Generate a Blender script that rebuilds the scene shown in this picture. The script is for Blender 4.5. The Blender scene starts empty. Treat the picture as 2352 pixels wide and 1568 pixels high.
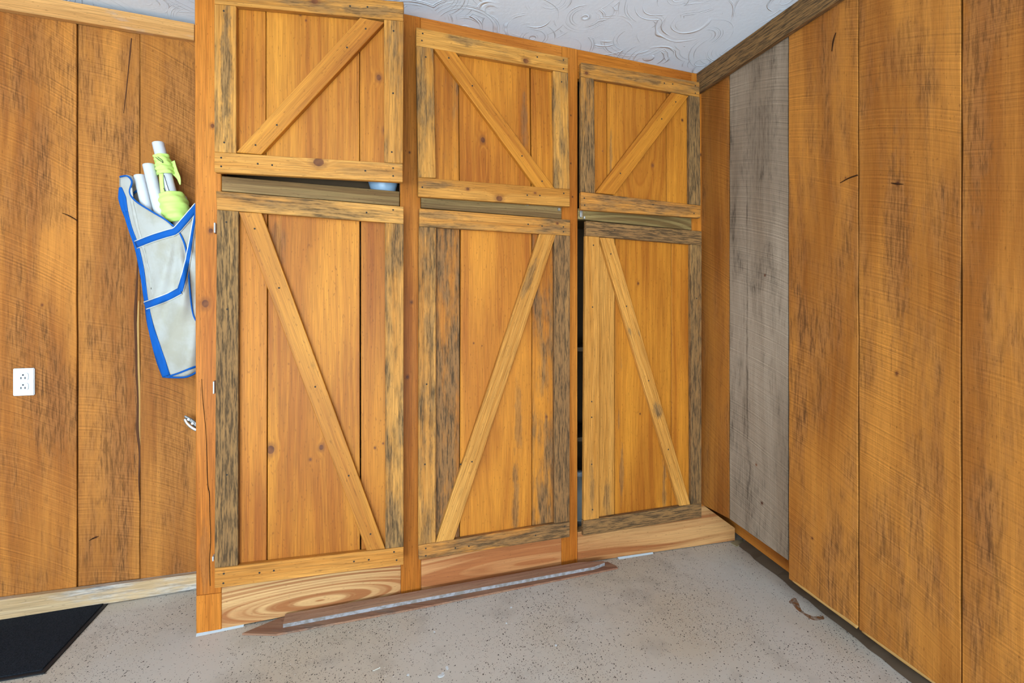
import bpy, bmesh, math, random
from mathutils import Vector, Matrix
random.seed(7)
S = bpy.context.scene
C = S.collection

# ------------------------------------------------------------------ camera
CAM_H, YAW, FPX, CX, HY = 1.18, math.radians(18.4), 1045.0, 1176.0, 724.0
camd = bpy.data.cameras.new('camera')
camd.sensor_width = 36.0
camd.lens = FPX / 2352 * 36.0
camd.shift_y = -(784 - HY) / 2352
camd.clip_start = 0.02
cam = bpy.data.objects.new('camera', camd)
C.objects.link(cam)
cam.location = (0, 0, CAM_H)
cam.rotation_euler = (math.pi / 2, 0, -YAW)
S.camera = cam

# ------------------------------------------------------------------ world, lights, exposure
W = bpy.data.worlds.new('world')
S.world = W
W.use_nodes = True
W.node_tree.nodes['Background'].inputs[0].default_value = (0.80, 0.90, 1.0, 1)
W.node_tree.nodes['Background'].inputs[1].default_value = 0.55


def area(name, loc, target, sx, sy, power, col):
    l = bpy.data.lights.new(name, 'AREA')
    l.shape = 'RECTANGLE'
    l.size, l.size_y, l.energy, l.color = sx, sy, power, col
    o = bpy.data.objects.new(name, l)
    C.objects.link(o)
    o.location = loc
    o.rotation_euler = (Vector(target) - Vector(loc)).to_track_quat('-Z', 'Y').to_euler()
    return o


area('garage_door_daylight', (-1.5, -3.3, 1.25), (-1.2, 1.0, 1.15), 4.4, 2.0, 118, (0.74, 0.90, 1.0))
area('upward_fill', (-1.2, -3.3, 0.30), (-0.6, 0.0, 3.6), 4.4, 0.5, 325, (0.66, 0.85, 1.0))  # added cool fill aimed upward to brighten the ceiling, no visible source
area('overhead_fill', (-1.1, -0.3, 2.36), (-0.9, 0.6, 0.6), 1.25, 0.5, 22, (0.80, 0.92, 1.0))  # soft fill added from above to even out the lighting, no fixture modelled
S.cycles.max_bounces = 4
S.cycles.diffuse_bounces = 2
S.cycles.glossy_bounces = 2
S.cycles.use_adaptive_sampling = True
S.cycles.adaptive_threshold = 0.08
S.cycles.adaptive_min_samples = 12
S.cycles.use_denoising = True
S.view_settings.view_transform = 'Standard'
S.view_settings.look = 'None'
S.view_settings.gamma = 1.0
S.view_settings.use_curve_mapping = False
S.view_settings.exposure = 0.0

# ------------------------------------------------------------------ places measured in the photograph
FW = Vector((math.sin(YAW), math.cos(YAW), 0))
RT = Vector((math.cos(YAW), -math.sin(YAW), 0))
EYE = Vector((0, 0, CAM_H))
H = 2.45          # ceiling
YC = 1.96         # face of the cabinet frame
YW = 2.313        # face of the boards on the back wall
XR = 1.697        # face of the boards on the right wall


def ray(px, py):
    return RT * ((px - CX) / FPX) + FW + Vector((0, 0, (HY - py) / FPX))


def on_plane(px, py, p0, n):
    d = ray(px, py)
    return EYE + d * ((p0 - EYE).dot(n) / d.dot(n))


def at_y(px, py, y):
    d = ray(px, py)
    return EYE + d * (y / d.y)


def at_x(px, py, x):
    d = ray(px, py)
    return EYE + d * (x / d.x)


def at_z(px, py, z):
    d = ray(px, py)
    return EYE + d * ((z - CAM_H) / d.z)


# ------------------------------------------------------------------ node helper
class NT:
    def __init__(s, name):
        s.m = bpy.data.materials.new(name)
        s.m.use_nodes = True
        s.t = s.m.node_tree
        s.bsdf = s.t.nodes['Principled BSDF']

    def _set(s, sock, v):
        if isinstance(v, bpy.types.NodeSocket):
            s.t.links.new(v, sock)
        elif isinstance(v, (tuple, list)) and len(v) == 3 and sock.type == 'RGBA':
            sock.default_value = (*v, 1)
        else:
            sock.default_value = v

    def m_(s, op, a, b=0.0, c=0.0, clamp=False):
        n = s.t.nodes.new('ShaderNodeMath')
        n.operation = op
        n.use_clamp = clamp
        s._set(n.inputs[0], a)
        s._set(n.inputs[1], b)
        s._set(n.inputs[2], c)
        return n.outputs[0]

    def add(s, a, b): return s.m_('ADD', a, b)
    def sub(s, a, b): return s.m_('SUBTRACT', a, b)
    def mul(s, a, b): return s.m_('MULTIPLY', a, b)
    def div(s, a, b): return s.m_('DIVIDE', a, b)

    def xyz(s, x, y, z=0.0):
        n = s.t.nodes.new('ShaderNodeCombineXYZ')
        for i, v in enumerate((x, y, z)):
            s._set(n.inputs[i], v)
        return n.outputs[0]

    def sep(s, v):
        n = s.t.nodes.new('ShaderNodeSeparateXYZ')
        s._set(n.inputs[0], v)
        return n.outputs

    def noise(s, vec, scale=1.0, detail=2.0, rough=0.5, dist=0.0):
        n = s.t.nodes.new('ShaderNodeTexNoise')
        s._set(n.inputs['Vector'], vec)
        s._set(n.inputs['Scale'], scale)
        n.inputs['Detail'].default_value = detail
        n.inputs['Roughness'].default_value = rough
        n.inputs['Distortion'].default_value = dist
        return n.outputs['Fac']

    def noise1(s, w, scale=1.0, detail=2.0, rough=0.5):
        n = s.t.nodes.new('ShaderNodeTexNoise')
        n.noise_dimensions = '1D'
        s._set(n.inputs['W'], w)
        s._set(n.inputs['Scale'], scale)
        n.inputs['Detail'].default_value = detail
        n.inputs['Roughness'].default_value = rough
        return n.outputs['Fac']

    def voro(s, vec, scale):
        n = s.t.nodes.new('ShaderNodeTexVoronoi')
        s._set(n.inputs['Vector'], vec)
        n.inputs['Scale'].default_value = scale
        return n.outputs

    def ss(s, v, lo, hi, a=0.0, b=1.0):
        n = s.t.nodes.new('ShaderNodeMapRange')
        n.interpolation_type = 'SMOOTHSTEP'
        s._set(n.inputs[0], v)
        s._set(n.inputs[1], lo)
        s._set(n.inputs[2], hi)
        s._set(n.inputs[3], a)
        s._set(n.inputs[4], b)
        return n.outputs[0]

    def lin(s, v, lo, hi, a=0.0, b=1.0):
        n = s.t.nodes.new('ShaderNodeMapRange')
        s._set(n.inputs[0], v)
        for i, q in enumerate((lo, hi, a, b)):
            s._set(n.inputs[i + 1], q)
        return n.outputs[0]

    def mix(s, f, a, b, mode='MIX'):
        n = s.t.nodes.new('ShaderNodeMix')
        n.data_type = 'RGBA'
        n.blend_type = mode
        s._set(n.inputs[0], f)
        s._set(n.inputs[6], a)
        s._set(n.inputs[7], b)
        return n.outputs[2]

    def attr(s, name):
        n = s.t.nodes.new('ShaderNodeAttribute')
        n.attribute_type = 'OBJECT'
        n.attribute_name = name
        return n

    def coord(s):
        return s.t.nodes.new('ShaderNodeTexCoord').outputs['Object']

    def info(s):
        return s.t.nodes.new('ShaderNodeObjectInfo').outputs

    def bump(s, h, strength, dist):
        n = s.t.nodes.new('ShaderNodeBump')
        n.inputs['Strength'].default_value = strength
        n.inputs['Distance'].default_value = dist
        s._set(n.inputs['Height'], h)
        s.t.links.new(n.outputs[0], s.bsdf.inputs['Normal'])

    def out(s, col, rough=0.5, spec=0.3, metal=0.0):
        s._set(s.bsdf.inputs['Base Color'], col)
        s._set(s.bsdf.inputs['Roughness'], rough)
        s._set(s.bsdf.inputs['Specular IOR Level'], spec)
        s._set(s.bsdf.inputs['Metallic'], metal)
        return s.m


def plain(name, col, rough=0.5, spec=0.4, metal=0.0):
    t = NT(name)
    c = t.coord()
    n = t.noise(c, 35, 3)
    v = t.mix(t.lin(n, 0.3, 0.7, 0, 0.22), tuple(col), tuple(x * 0.72 for x in col))
    return t.out(v, rough, spec, metal)


def wood(name, ring_f=48.0, ring_c=0.45, warp=0.05, saw=False, light=(0.66, 0.30, 0.075), dark=(0.40, 0.135, 0.022),
         stain=(0.056, 0.035, 0.017), rough=0.52, spec=0.2, fine_c=0.22, soft=0.20, s_min=0.62):
    """boards: local x runs along the grain, y across; per board: seed, tint, stain, knots, blotches, cathedral centre, saw arc"""
    t = NT(name)
    P = t.coord()
    x, y, z = t.sep(P)
    inf = t.info()
    sd = t.mul(t.attr('seed').outputs['Fac'], 1.0)
    qx = t.add(x, t.mul(sd, 3.17))
    qy = t.add(y, t.mul(sd, 1.31))
    qz = t.add(z, t.mul(sd, 0.73))

    def Q(a, b):
        return t.xyz(t.mul(qx, a), t.mul(qy, b), t.mul(qz, b))
    # growth rings seen on the face
    cx, cy, ck = t.sep(t.attr('cath').outputs['Vector'])
    wob = t.mul(t.sub(t.noise(Q(1.3, 4.0), 1.0, 1.0), 0.5), warp)
    yy = t.add(t.sub(y, cy), wob)
    xx = t.mul(t.sub(x, cx), ck)
    u = t.m_('SQRT', t.add(t.mul(yy, yy), t.mul(xx, xx)))
    kn_mask = None
    kn_noise = t.add(0.8, t.mul(t.noise(Q(30, 30), 1, 1), 0.4))
    for i in (1, 2, 3):
        kx, ky, kr = t.sep(t.attr('knot%d' % i).outputs['Vector'])
        dx = t.mul(t.sub(x, kx), 0.8)
        dy = t.sub(y, ky)
        d = t.m_('SQRT', t.add(t.mul(dx, dx), t.mul(dy, dy)))
        d = t.mul(d, kn_noise)
        kr2 = t.m_('MAXIMUM', kr, 0.0001)
        rel = t.div(d, kr2)
        infl = t.ss(rel, 0.5, 4.5, 1.0, 0.0)
        u = t.add(u, t.mul(t.mul(infl, kr), 1.6))
        core = t.ss(rel, 0.75, 1.12, 1.0, 0.0)
        ring = t.mul(t.ss(rel, 1.0, 2.2, 1.0, 0.0), 0.45)
        k = t.m_('MAXIMUM', core, ring)
        kn_mask = k if kn_mask is None else t.m_('MAXIMUM', kn_mask, k)
    g = t.noise(t.xyz(t.mul(qx, 0.55), t.mul(u, ring_f), sd), 1.0, 2.0, 0.6)
    g = t.ss(g, 0.36, 0.66)
    broad = t.noise(Q(1.1, 5.0), 1.0, 1.0, 0.5)
    f = t.add(t.mul(g, ring_c), t.mul(t.ss(broad, 0.35, 0.66), 0.6))
    col = t.mix(f, light, dark)
    fine = t.noise(Q(9, 330), 1.0, 1.0, 0.6)
    fv = t.lin(fine, 0.3, 0.7, 1.0 + fine_c, 1.0 - fine_c)
    col = t.mix(1.0, col, t.xyz(fv, fv, fv), 'MULTIPLY')
    fleck = t.ss(t.noise(Q(70, 220), 1.0, 0.0), 0.74, 0.82)
    col = t.mix(t.mul(fleck, 0.4), col, tuple(c * 0.35 for c in dark))
    # tint of the individual board
    col = t.mix(1.0, col, inf['Color'], 'MULTIPLY')
    # grey and black weather stain
    st = t.attr('stain').outputs['Fac']
    lo = t.sub(0.77, t.mul(st, 0.60))
    sn = t.add(t.mul(t.noise(Q(5.0, 24.0), 1.0, 4.0, 0.68), 0.62), t.mul(t.noise(Q(2.0, 7.0), 1.0, 1.0), 0.45))
    sm = t.ss(sn, lo, t.add(lo, soft))
    sm = t.mul(sm, t.ss(st, 0.0, 0.08))
    bl_noise = t.mul(t.sub(t.noise(Q(14, 40), 1, 3, 0.7), 0.5), 2.2)
    for i in (1, 2, 3):
        bx, by, bs = t.sep(t.attr('blot%d' % i).outputs['Vector'])
        rx, ry, _ = t.sep(t.attr('blots%d' % i).outputs['Vector'])
        ex = t.div(t.sub(x, bx), t.m_('MAXIMUM', rx, 0.001))
        ey = t.div(t.sub(y, by), t.m_('MAXIMUM', ry, 0.001))
        e = t.m_('SQRT', t.add(t.mul(ex, ex), t.mul(ey, ey)))
        e = t.add(e, bl_noise)
        sm = t.m_('MAXIMUM', sm, t.mul(t.ss(e, 0.45, 1.15, 1.0, 0.0), bs))
    streak = t.ss(t.noise(Q(13, 150), 1.0, 3.0, 0.75), 0.40, 0.62)
    sm = t.mul(sm, t.add(s_min, t.mul(streak, 0.93 - s_min)))
    stc = t.mix(streak, tuple(c * 3.0 for c in stain), stain)
    col = t.mix(sm, col, stc)
    kc = t.mix(t.ss(kn_noise, 0.9, 1.1), (0.070, 0.020, 0.009), (0.20, 0.062, 0.018))
    col = t.mix(t.mul(kn_mask, 0.93), col, kc)
    h = t.mul(fine, 0.5)
    if saw:
        sa, sb, sk = t.sep(t.attr('saw').outputs['Vector'])
        s_ = t.add(t.add(x, t.mul(sa, y)), t.mul(sb, t.mul(y, y)))
        s_ = t.add(s_, t.mul(t.sub(wob, 0.0), 0.25))
        s1 = t.noise1(t.add(s_, sd), 150.0, 3.0, 0.75)
        patch = t.ss(t.noise(Q(2.2, 6), 1, 1), 0.3, 0.62, 0.25, 1.0)
        k = t.mul(t.mul(t.sub(s1, 0.5), patch), sk)
        sv = t.add(1.0, t.mul(k, 1.35))
        col = t.mix(1.0, col, t.xyz(sv, sv, sv), 'MULTIPLY')
        h = t.add(h, t.mul(s1, 0.8))
    t.bump(h, 0.35, 0.0022)
    r = t.add(rough, t.mul(sm, 0.25))
    return t.out(col, r, spec)


M = {}
M['door_wood'] = wood('door_wood', light=(0.545, 0.205, 0.022), dark=(0.315, 0.092, 0.009), fine_c=0.17, spec=0.22)
M['frame_wood'] = wood('frame_wood', ring_f=40, ring_c=0.45, warp=0.03, light=(0.53, 0.185, 0.025), dark=(0.37, 0.105, 0.012), rough=0.45, spec=0.13)
M['mottled_wood'] = wood('mottled_wood', light=(0.58, 0.270, 0.058), dark=(0.39, 0.150, 0.022), spec=0.22, rough=0.6, fine_c=0.3)
M['wall_wood'] = wood('wall_wood', saw=True, ring_f=26, ring_c=0.35, warp=0.09, light=(0.52, 0.196, 0.034), dark=(0.27, 0.083, 0.013),
                      stain=(0.110, 0.044, 0.014), rough=0.62, spec=0.15, fine_c=0.09, soft=0.32, s_min=0.62)
M['grey_wood'] = wood('grey_wood', saw=True, ring_f=26, ring_c=0.35, warp=0.09, light=(0.36, 0.265, 0.185), dark=(0.23, 0.155, 0.10),
                      stain=(0.065, 0.045, 0.030), rough=0.7, spec=0.12, fine_c=0.08, soft=0.30, s_min=0.6)
M['treated_wood'] = wood('treated_wood', ring_f=70, ring_c=0.75, warp=0.05, light=(0.36, 0.225, 0.085), dark=(0.18, 0.095, 0.032), rough=0.6)
M['plywood'] = wood('plywood', ring_f=34, ring_c=1.0, warp=0.05, light=(0.64, 0.36, 0.15), dark=(0.36, 0.135, 0.045), rough=0.6, fine_c=0.12)
M['fir'] = wood('fir', ring_f=105, ring_c=1.0, warp=0.03, light=(0.62, 0.36, 0.15), dark=(0.34, 0.125, 0.04), rough=0.6, fine_c=0.1)
M['base_wood'] = wood('base_wood', light=(0.62, 0.45, 0.27), dark=(0.46, 0.29, 0.14), stain=(0.19, 0.185, 0.18), rough=0.65)
M['strip_wood'] = wood('strip_wood', light=(0.32, 0.20, 0.125), dark=(0.21, 0.10, 0.06), stain=(0.09, 0.07, 0.055), rough=0.75)
M['inside'] = plain('cabinet_inside', (0.16, 0.10, 0.055), 0.8, 0.1)
M['screw'] = plain('screw_steel', (0.05, 0.04, 0.03), 0.8, 0.1, 0.0)
M['steel'] = plain('galvanised_steel', (0.62, 0.64, 0.62), 0.32, 0.5, 0.8)
M['hook_dark'] = plain('dull_steel', (0.16, 0.15, 0.14), 0.4, 0.5, 0.6)
M['white_metal'] = plain('white_painted_metal', (0.80, 0.79, 0.76), 0.45, 0.4)
M['plastic'] = plain('white_plastic', (0.66, 0.66, 0.68), 0.3, 0.5)
M['jug_plastic'] = plain('cloudy_plastic', (0.34, 0.33, 0.30), 0.5, 0.3)
M['pvc'] = plain('pvc', (0.70, 0.70, 0.71), 0.35, 0.45)
M['blue_tape'] = plain('blue_webbing', (0.004, 0.10, 0.40), 0.7, 0.2)
M['cream_tape'] = plain('cream_edge', (0.72, 0.70, 0.62), 0.8, 0.1)
M['slot'] = plain('slot_dark', (0.02, 0.02, 0.022), 0.6, 0.2)
M['neon'] = plain('neon_fabric', (0.62, 0.86, 0.20), 0.55, 0.3)
M['rubber'] = plain('rubber_border', (0.014, 0.015, 0.017), 0.6, 0.3)
M['white_paint'] = plain('white_paint', (0.66, 0.68, 0.69), 0.6, 0.3)
M['blue_glaze'] = plain('pale_blue_plastic', (0.45, 0.62, 0.80), 0.3, 0.5)
M['scrap'] = plain('old_tape', (0.34, 0.28, 0.16), 0.8, 0.1)
M['filler'] = plain('pale_filler', (0.46, 0.48, 0.49), 0.7, 0.2)
M['dust'] = plain('dirt', (0.12, 0.08, 0.05), 0.95, 0.05)
M['rust'] = plain('rust_stain', (0.24, 0.095, 0.03), 0.6, 0.2)


def mat_floor():
    t = NT('speckled_epoxy')
    P = t.coord()
    big = t.noise(P, 1.6, 3, 0.55)
    mid = t.noise(P, 7, 3, 0.6)
    col = t.mix(t.ss(big, 0.36, 0.64), (0.57, 0.515, 0.445), (0.54, 0.455, 0.35))
    col = t.mix(t.mul(t.ss(mid, 0.5, 0.75), 0.35), col, (0.29, 0.245, 0.20))
    warp = t.noise(P, 60, 2)
    x, y, z = t.sep(P)
    V = t.xyz(t.add(x, t.mul(warp, 0.01)), t.add(y, t.mul(warp, 0.013)), 0.0)
    dens = t.ss(t.noise(P, 3.1, 3, 0.6), 0.33, 0.68, 0.87, 0.58)
    for sc, rad, c, lo in ((150.0, 0.38, (0.04, 0.035, 0.03), 0.03), (270.0, 0.38, (0.075, 0.062, 0.052), 0.0), (110.0, 0.22, (0.74, 0.72, 0.68), 0.26)):
        vo = t.voro(V, sc)
        cr, cg, cb = t.sep(vo['Color'])
        on = t.m_('GREATER_THAN', cr, t.m_('MINIMUM', t.add(dens, lo), 0.985))
        r_ = t.mul(rad, t.add(0.55, t.mul(cg, 0.6)))
        sp = t.mul(on, t.ss(vo['Distance'], t.mul(r_, 0.75), r_, 1.0, 0.0))
        col = t.mix(t.mul(sp, 0.96), col, c)
    t.bump(t.noise(P, 90, 2), 0.08, 0.002)
    return t.out(col, t.lin(mid, 0.3, 0.7, 0.36, 0.52), 0.4)


def mat_ceiling():
    t = NT('trowelled_ceiling')
    P = t.coord()
    x, y, z = t.sep(P)
    h = None
    for k, (sc, ox) in enumerate(((3.1, 0.0), (4.3, 5.7))):
        V = t.xyz(t.add(x, ox), t.add(y, ox * 0.7), 0.0)
        vo = t.voro(V, sc)
        d = vo['Distance']
        wob = t.mul(t.sub(t.noise(P, 6, 1), 0.5), 0.06)
        ring = t.noise(t.xyz(t.mul(t.add(d, wob), 46.0), t.mul(x, 2.2), t.mul(y, 2.2)), 1.0, 1.0, 0.5)
        ridge = t.ss(ring, 0.60, 0.72)
        pm = t.ss(t.noise(P, 5.2 + k, 2), 0.45, 0.60)
        r = t.mul(ridge, pm)
        h = r if h is None else t.m_('MAXIMUM', h, r)
    fine = t.noise(P, 60, 3)
    t.bump(t.add(h, t.mul(fine, 0.15)), 0.8, 0.0055)
    return t.out((0.82, 0.88, 0.97), 0.55, 0.3)


def mat_canvas():
    t = NT('soiled_canvas')
    P = t.coord()
    n = t.noise(P, 9, 4, 0.6)
    col = t.mix(t.ss(n, 0.35, 0.7), (0.50, 0.475, 0.425), (0.43, 0.385, 0.30))
    col = t.mix(t.mul(t.ss(t.noise(P, 26, 3), 0.55, 0.75), 0.3), col, (0.36, 0.32, 0.24))
    x, y, z = t.sep(P)
    wv = t.noise(t.xyz(t.mul(x, 900), t.mul(y, 200), t.mul(z, 900)), 1, 1)
    t.bump(t.add(t.mul(wv, 0.3), t.noise(P, 18, 3)), 0.35, 0.004)
    return t.out(col, 0.8, 0.15)


def mat_carpet():
    t = NT('charcoal_carpet')
    P = t.coord()
    n = t.noise(P, 260, 3, 0.7)
    col = t.mix(t.ss(n, 0.3, 0.7), (0.010, 0.012, 0.016), (0.028, 0.032, 0.040))
    t.bump(n, 0.9, 0.006)
    return t.out(col, 0.95, 0.08)


M['floor'] = mat_floor()
M['ceiling'] = mat_ceiling()
M['canvas'] = mat_canvas()
M['carpet'] = mat_carpet()

# ------------------------------------------------------------------ object helpers
WORLD = {}


def link(o, parent=None, mw=None):
    C.objects.link(o)
    mw = mw or Matrix.Identity(4)
    if parent is not None:
        o.parent = parent
        o.matrix_local = WORLD[parent.name].inverted() @ mw
    else:
        o.matrix_local = mw
    WORLD[o.name] = mw
    return o


def thing(name, label, cat, loc=(0, 0, 0), group=None, parent=None):
    o = bpy.data.objects.new(name, None)
    o.empty_display_size = 0.1
    link(o, parent, Matrix.Translation(Vector(loc)))
    if cat:
        o['category'] = cat
    if label:
        o['label'] = label
    if group:
        o['group'] = group
    return o


def tag(o, label, cat, group=None):
    o['label'] = label
    o['category'] = cat
    if group:
        o['group'] = group
    return o


def struct(o):
    o['kind'] = 'structure'
    return o


def mesh_obj(name, bm, mat, parent=None, mw=None, smooth=False):
    me = bpy.data.meshes.new(name)
    bm.normal_update()
    bm.to_mesh(me)
    bm.free()
    me.materials.append(mat)
    if smooth:
        for p in me.polygons:
            p.use_smooth = True
    o = bpy.data.objects.new(name, me)
    return link(o, parent, mw)


def pydata(name, verts, faces, mat, parent=None, origin=None, smooth=False):
    bm = bmesh.new()
    o_ = Vector(origin) if origin is not None else Vector((0, 0, 0))
    vs = [bm.verts.new(Vector(v) - o_) for v in verts]
    for f in faces:
        bm.faces.new([vs[i] for i in f])
    bmesh.ops.recalc_face_normals(bm, faces=bm.faces)
    return mesh_obj(name, bm, mat, parent, Matrix.Translation(o_), smooth)


_seed = [0]


def props(o, **k):
    """board looks: seed, tint, stain, knots [(along, across, radius)], blotches [(along, across, strength, r_along, r_across)]"""
    _seed[0] += 1
    o['seed'] = float(k.get('seed', _seed[0] * 1.37 % 17.0))
    o.color = (*k.get('tint', (1, 1, 1)), 1)
    o['stain'] = float(k.get('stain', 0.0))
    kn = list(k.get('knots', [])) + [(0, 0, 0)] * 3
    bl = list(k.get('blots', [])) + [(0, 0, 0, 1, 1)] * 3
    for i in range(3):
        o['knot%d' % (i + 1)] = [float(v) for v in kn[i]] if kn[i][2] > 0 else [50.0, 50.0, 0.0001]
        o['blot%d' % (i + 1)] = [float(v) for v in bl[i][:3]]
        o['blots%d' % (i + 1)] = [float(bl[i][3]), float(bl[i][4]), 0.0]
    o['cath'] = [float(v) for v in k.get('cath', (random.uniform(-0.3, 0.3), random.choice((-1, 1)) * random.uniform(0.06, 0.2), 0.05))]
    o['saw'] = [float(v) for v in k.get('saw', (0, 0, 0))]


def board(name, quad, n, th, mat, parent, grain=None, bev=0.0015, jitter=0.0, segs=1, pix=None, **k):
    """a board from the four corners (TL TR BR BL, world) of its face, th thick behind it; local x runs along the grain"""
    q = [Vector(v) for v in quad]
    n = Vector(n).normalized()
    c = sum(q, Vector()) / 4
    e1 = (q[1] + q[2] - q[0] - q[3]) / 2
    e2 = (q[0] + q[1] - q[2] - q[3]) / 2
    g = grain or ('h' if e1.length >= e2.length else 'v')
    L = (e1 if g == 'h' else e2).normalized()
    L = (L - n * L.dot(n)).normalized()
    Wd = n.cross(L)
    mw = Matrix(((L.x, Wd.x, n.x, c.x), (L.y, Wd.y, n.y, c.y), (L.z, Wd.z, n.z, c.z), (0, 0, 0, 1)))
    l2 = [Vector(((v - c).dot(L), (v - c).dot(Wd))) for v in q]
    rnd = random.Random(hash((round(c.x, 4), round(c.z, 4))) & 0xffff)
    out = []
    for i in range(4):
        a, b = l2[i], l2[(i + 1) % 4]
        d = b - a
        out.append(a)
        if segs > 1 and abs(d.x) > abs(d.y):
            nn = Vector((-d.y, d.x)).normalized()
            for s in range(1, segs):
                out.append(a + d * (s / segs) + nn * rnd.uniform(-jitter, jitter))
    bm = bmesh.new()
    f = [bm.verts.new((v.x, v.y, 0)) for v in out]
    b = [bm.verts.new((v.x, v.y, -th)) for v in out]
    m = len(out)
    bm.faces.new(f)
    bm.faces.new(b[::-1])
    for i in range(m):
        bm.faces.new((f[i], b[i], b[(i + 1) % m], f[(i + 1) % m]))
    bmesh.ops.recalc_face_normals(bm, faces=bm.faces)
    if bev > 0:
        bmesh.ops.bevel(bm, geom=[e for e in bm.edges if len(e.link_faces) == 2 and e.calc_face_angle() > 0.6], offset=bev, segments=1, affect='EDGES')
    o = mesh_obj(name, bm, mat, parent, mw)
    if pix:           # knots and blotches given where the photograph shows them: turn them into the board's own coordinates
        kk, bb = [], []
        for (px, py, r) in pix.get('knots', []):
            w = on_plane(px, py, c, n) - c
            kk.append((w.dot(L), w.dot(Wd), r))
        for (px, py, s_, rl, rw) in pix.get('blots', []):
            w = on_plane(px, py, c, n) - c
            bb.append((w.dot(L), w.dot(Wd), s_, rl, rw))
        k['knots'] = k.get('knots', []) + kk
        k['blots'] = k.get('blots', []) + bb
        if 'cath' in pix:
            px, py, kk_ = pix['cath']
            w = on_plane(px, py, c, n) - c
            k['cath'] = (w.dot(L), w.dot(Wd), kk_)
    props(o, **k)
    return o


def box(name, lo, hi, mat, parent=None, bev=0.0):
    lo, hi = Vector(lo), Vector(hi)
    c = (lo + hi) / 2
    bm = bmesh.new()
    bmesh.ops.create_cube(bm, size=1.0)
    d = hi - lo
    for v in bm.verts:
        v.co = Vector((v.co.x * d.x, v.co.y * d.y, v.co.z * d.z))
    if bev:
        bmesh.ops.bevel(bm, geom=list(bm.edges), offset=bev, segments=2, affect='EDGES')
    o = mesh_obj(name, bm, mat, parent, Matrix.Translation(c))
    props(o, tint=(1, 1, 1))
    return o


def qy(pts, y):
    return [at_y(px, py, y) for px, py in pts]


def tube(name, p0, p1, r, mat, parent=None, wall=0.004, seg=24):
    p0, p1 = Vector(p0), Vector(p1)
    d = p1 - p0
    rot = d.to_track_quat('Z', 'Y').to_matrix().to_4x4()
    mw = Matrix.Translation(p0) @ rot
    bm = bmesh.new()
    Ln = d.length
    rings = []
    for (rr, zz) in ((r - wall, 0.25 * Ln), (r - wall, 0), (r - wall * .5, -0.001), (r, 0.001), (r, Ln), (r - wall, Ln), (r - wall, Ln * .75)):
        rings.append([bm.verts.new((rr * math.cos(2 * math.pi * i / seg), rr * math.sin(2 * math.pi * i / seg), zz)) for i in range(seg)])
    for a, b in zip(rings, rings[1:]):
        for i in range(seg):
            bm.faces.new((a[i], a[(i + 1) % seg], b[(i + 1) % seg], b[i]))
    bm.faces.new(rings[0][::-1])
    bm.faces.new(rings[-1])
    bmesh.ops.recalc_face_normals(bm, faces=bm.faces)
    o = mesh_obj(name, bm, mat, parent, mw, smooth=True)
    return o


def lathe(name, prof, loc, mat, parent=None, seg=28, smooth=True):
    bm = bmesh.new()
    rings = [[bm.verts.new((r * math.cos(2 * math.pi * i / seg), r * math.sin(2 * math.pi * i / seg), z)) for i in range(seg)] for r, z in prof]
    for a, b in zip(rings, rings[1:]):
        for i in range(seg):
            bm.faces.new((a[i], a[(i + 1) % seg], b[(i + 1) % seg], b[i]))
    bm.faces.new(rings[0][::-1])
    bm.faces.new(rings[-1])
    bmesh.ops.recalc_face_normals(bm, faces=bm.faces)
    return mesh_obj(name, bm, mat, parent, Matrix.Translation(Vector(loc)), smooth)


# ------------------------------------------------------------------ the room
XL, YB = -4.2, -3.6
struct(box('floor', (XL, YB, -0.12), (XR + 0.32, YW + 0.12, 0.0), M['floor']))
struct(box('ceiling', (XL, YB, H), (XR + 0.32, YW + 0.12, H + 0.1), M['ceiling']))
NB = Vector((0, -1, 0))
NR = Vector((-1, 0, 0))
wall_back = struct(box('wall_back', (XL, YW + 0.022, 0.0), (XR + 0.32, YW + 0.12, H), M['inside']))
wall_right = struct(box('wall_right', (XR + 0.022, YB, 0.24), (XR + 0.12, YW + 0.02, H), M['inside']))
wall_left = struct(box('wall_left', (XL - 0.1, YB, 0.0), (XL, YW + 0.12, H), M['white_paint']))
box('lower_wall', (XR + 0.26, YB, 0.0), (XR + 0.32, YW + 0.02, 0.3), M['inside'], wall_right)

# boards on the back wall: seams measured along the top, between the upper trim and the baseboard
seams = [-760, -420, -180, 177, 321.5, 520]
xs = [at_y(s, 700, YW).x for s in seams]
look = [dict(tint=(1, .98, .95), stain=.2, saw=(-.25, .5, 1)),
        dict(tint=(1.02, 1, 1), stain=.2, saw=(-.3, .5, 1)),
        dict(tint=(1.06, 1.03, .98), stain=.58, saw=(-.42, .5, 1.0), pix=dict(knots=[(97, 700, .004)],
             blots=[(100, 130, .6, .16, .10), (120, 940, .75, .22, .10), (95, 470, .55, .10, .14), (120, 1160, .6, .30, .12), (60, 1290, .4, .2, .12)]), cath=(-.2, .25, .05)),
        dict(tint=(1.02, 1.02, 1.05), stain=.60, saw=(-.20, .5, .9), pix=dict(knots=[(220, 1233, .004)],
             blots=[(312, 860, .95, .55, .010), (262, 1040, .8, .28, .07), (203, 190, .65, .16, .025)])),
        dict(tint=(.90, .88, .88), stain=.52, saw=(-.55, .6, 1.2), pix=dict(blots=[(420, 240, .6, .3, .10), (400, 1020, .45, .3, .08)]))]
for i in range(5):
    a, b = xs[i] + 0.0022, xs[i + 1] - 0.0022
    off = (0, 0, 0, .003, -.003)[i]
    y = YW - 0.001 + off
    k = dict(look[i])
    board('plank', [(a, y, H - .01), (b, y, H - .01), (b, y, .06), (a, y, .06)], NB, 0.02, M['wall_wood'], wall_back, grain='v',
          jitter=.0012, segs=14, **k)

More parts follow.
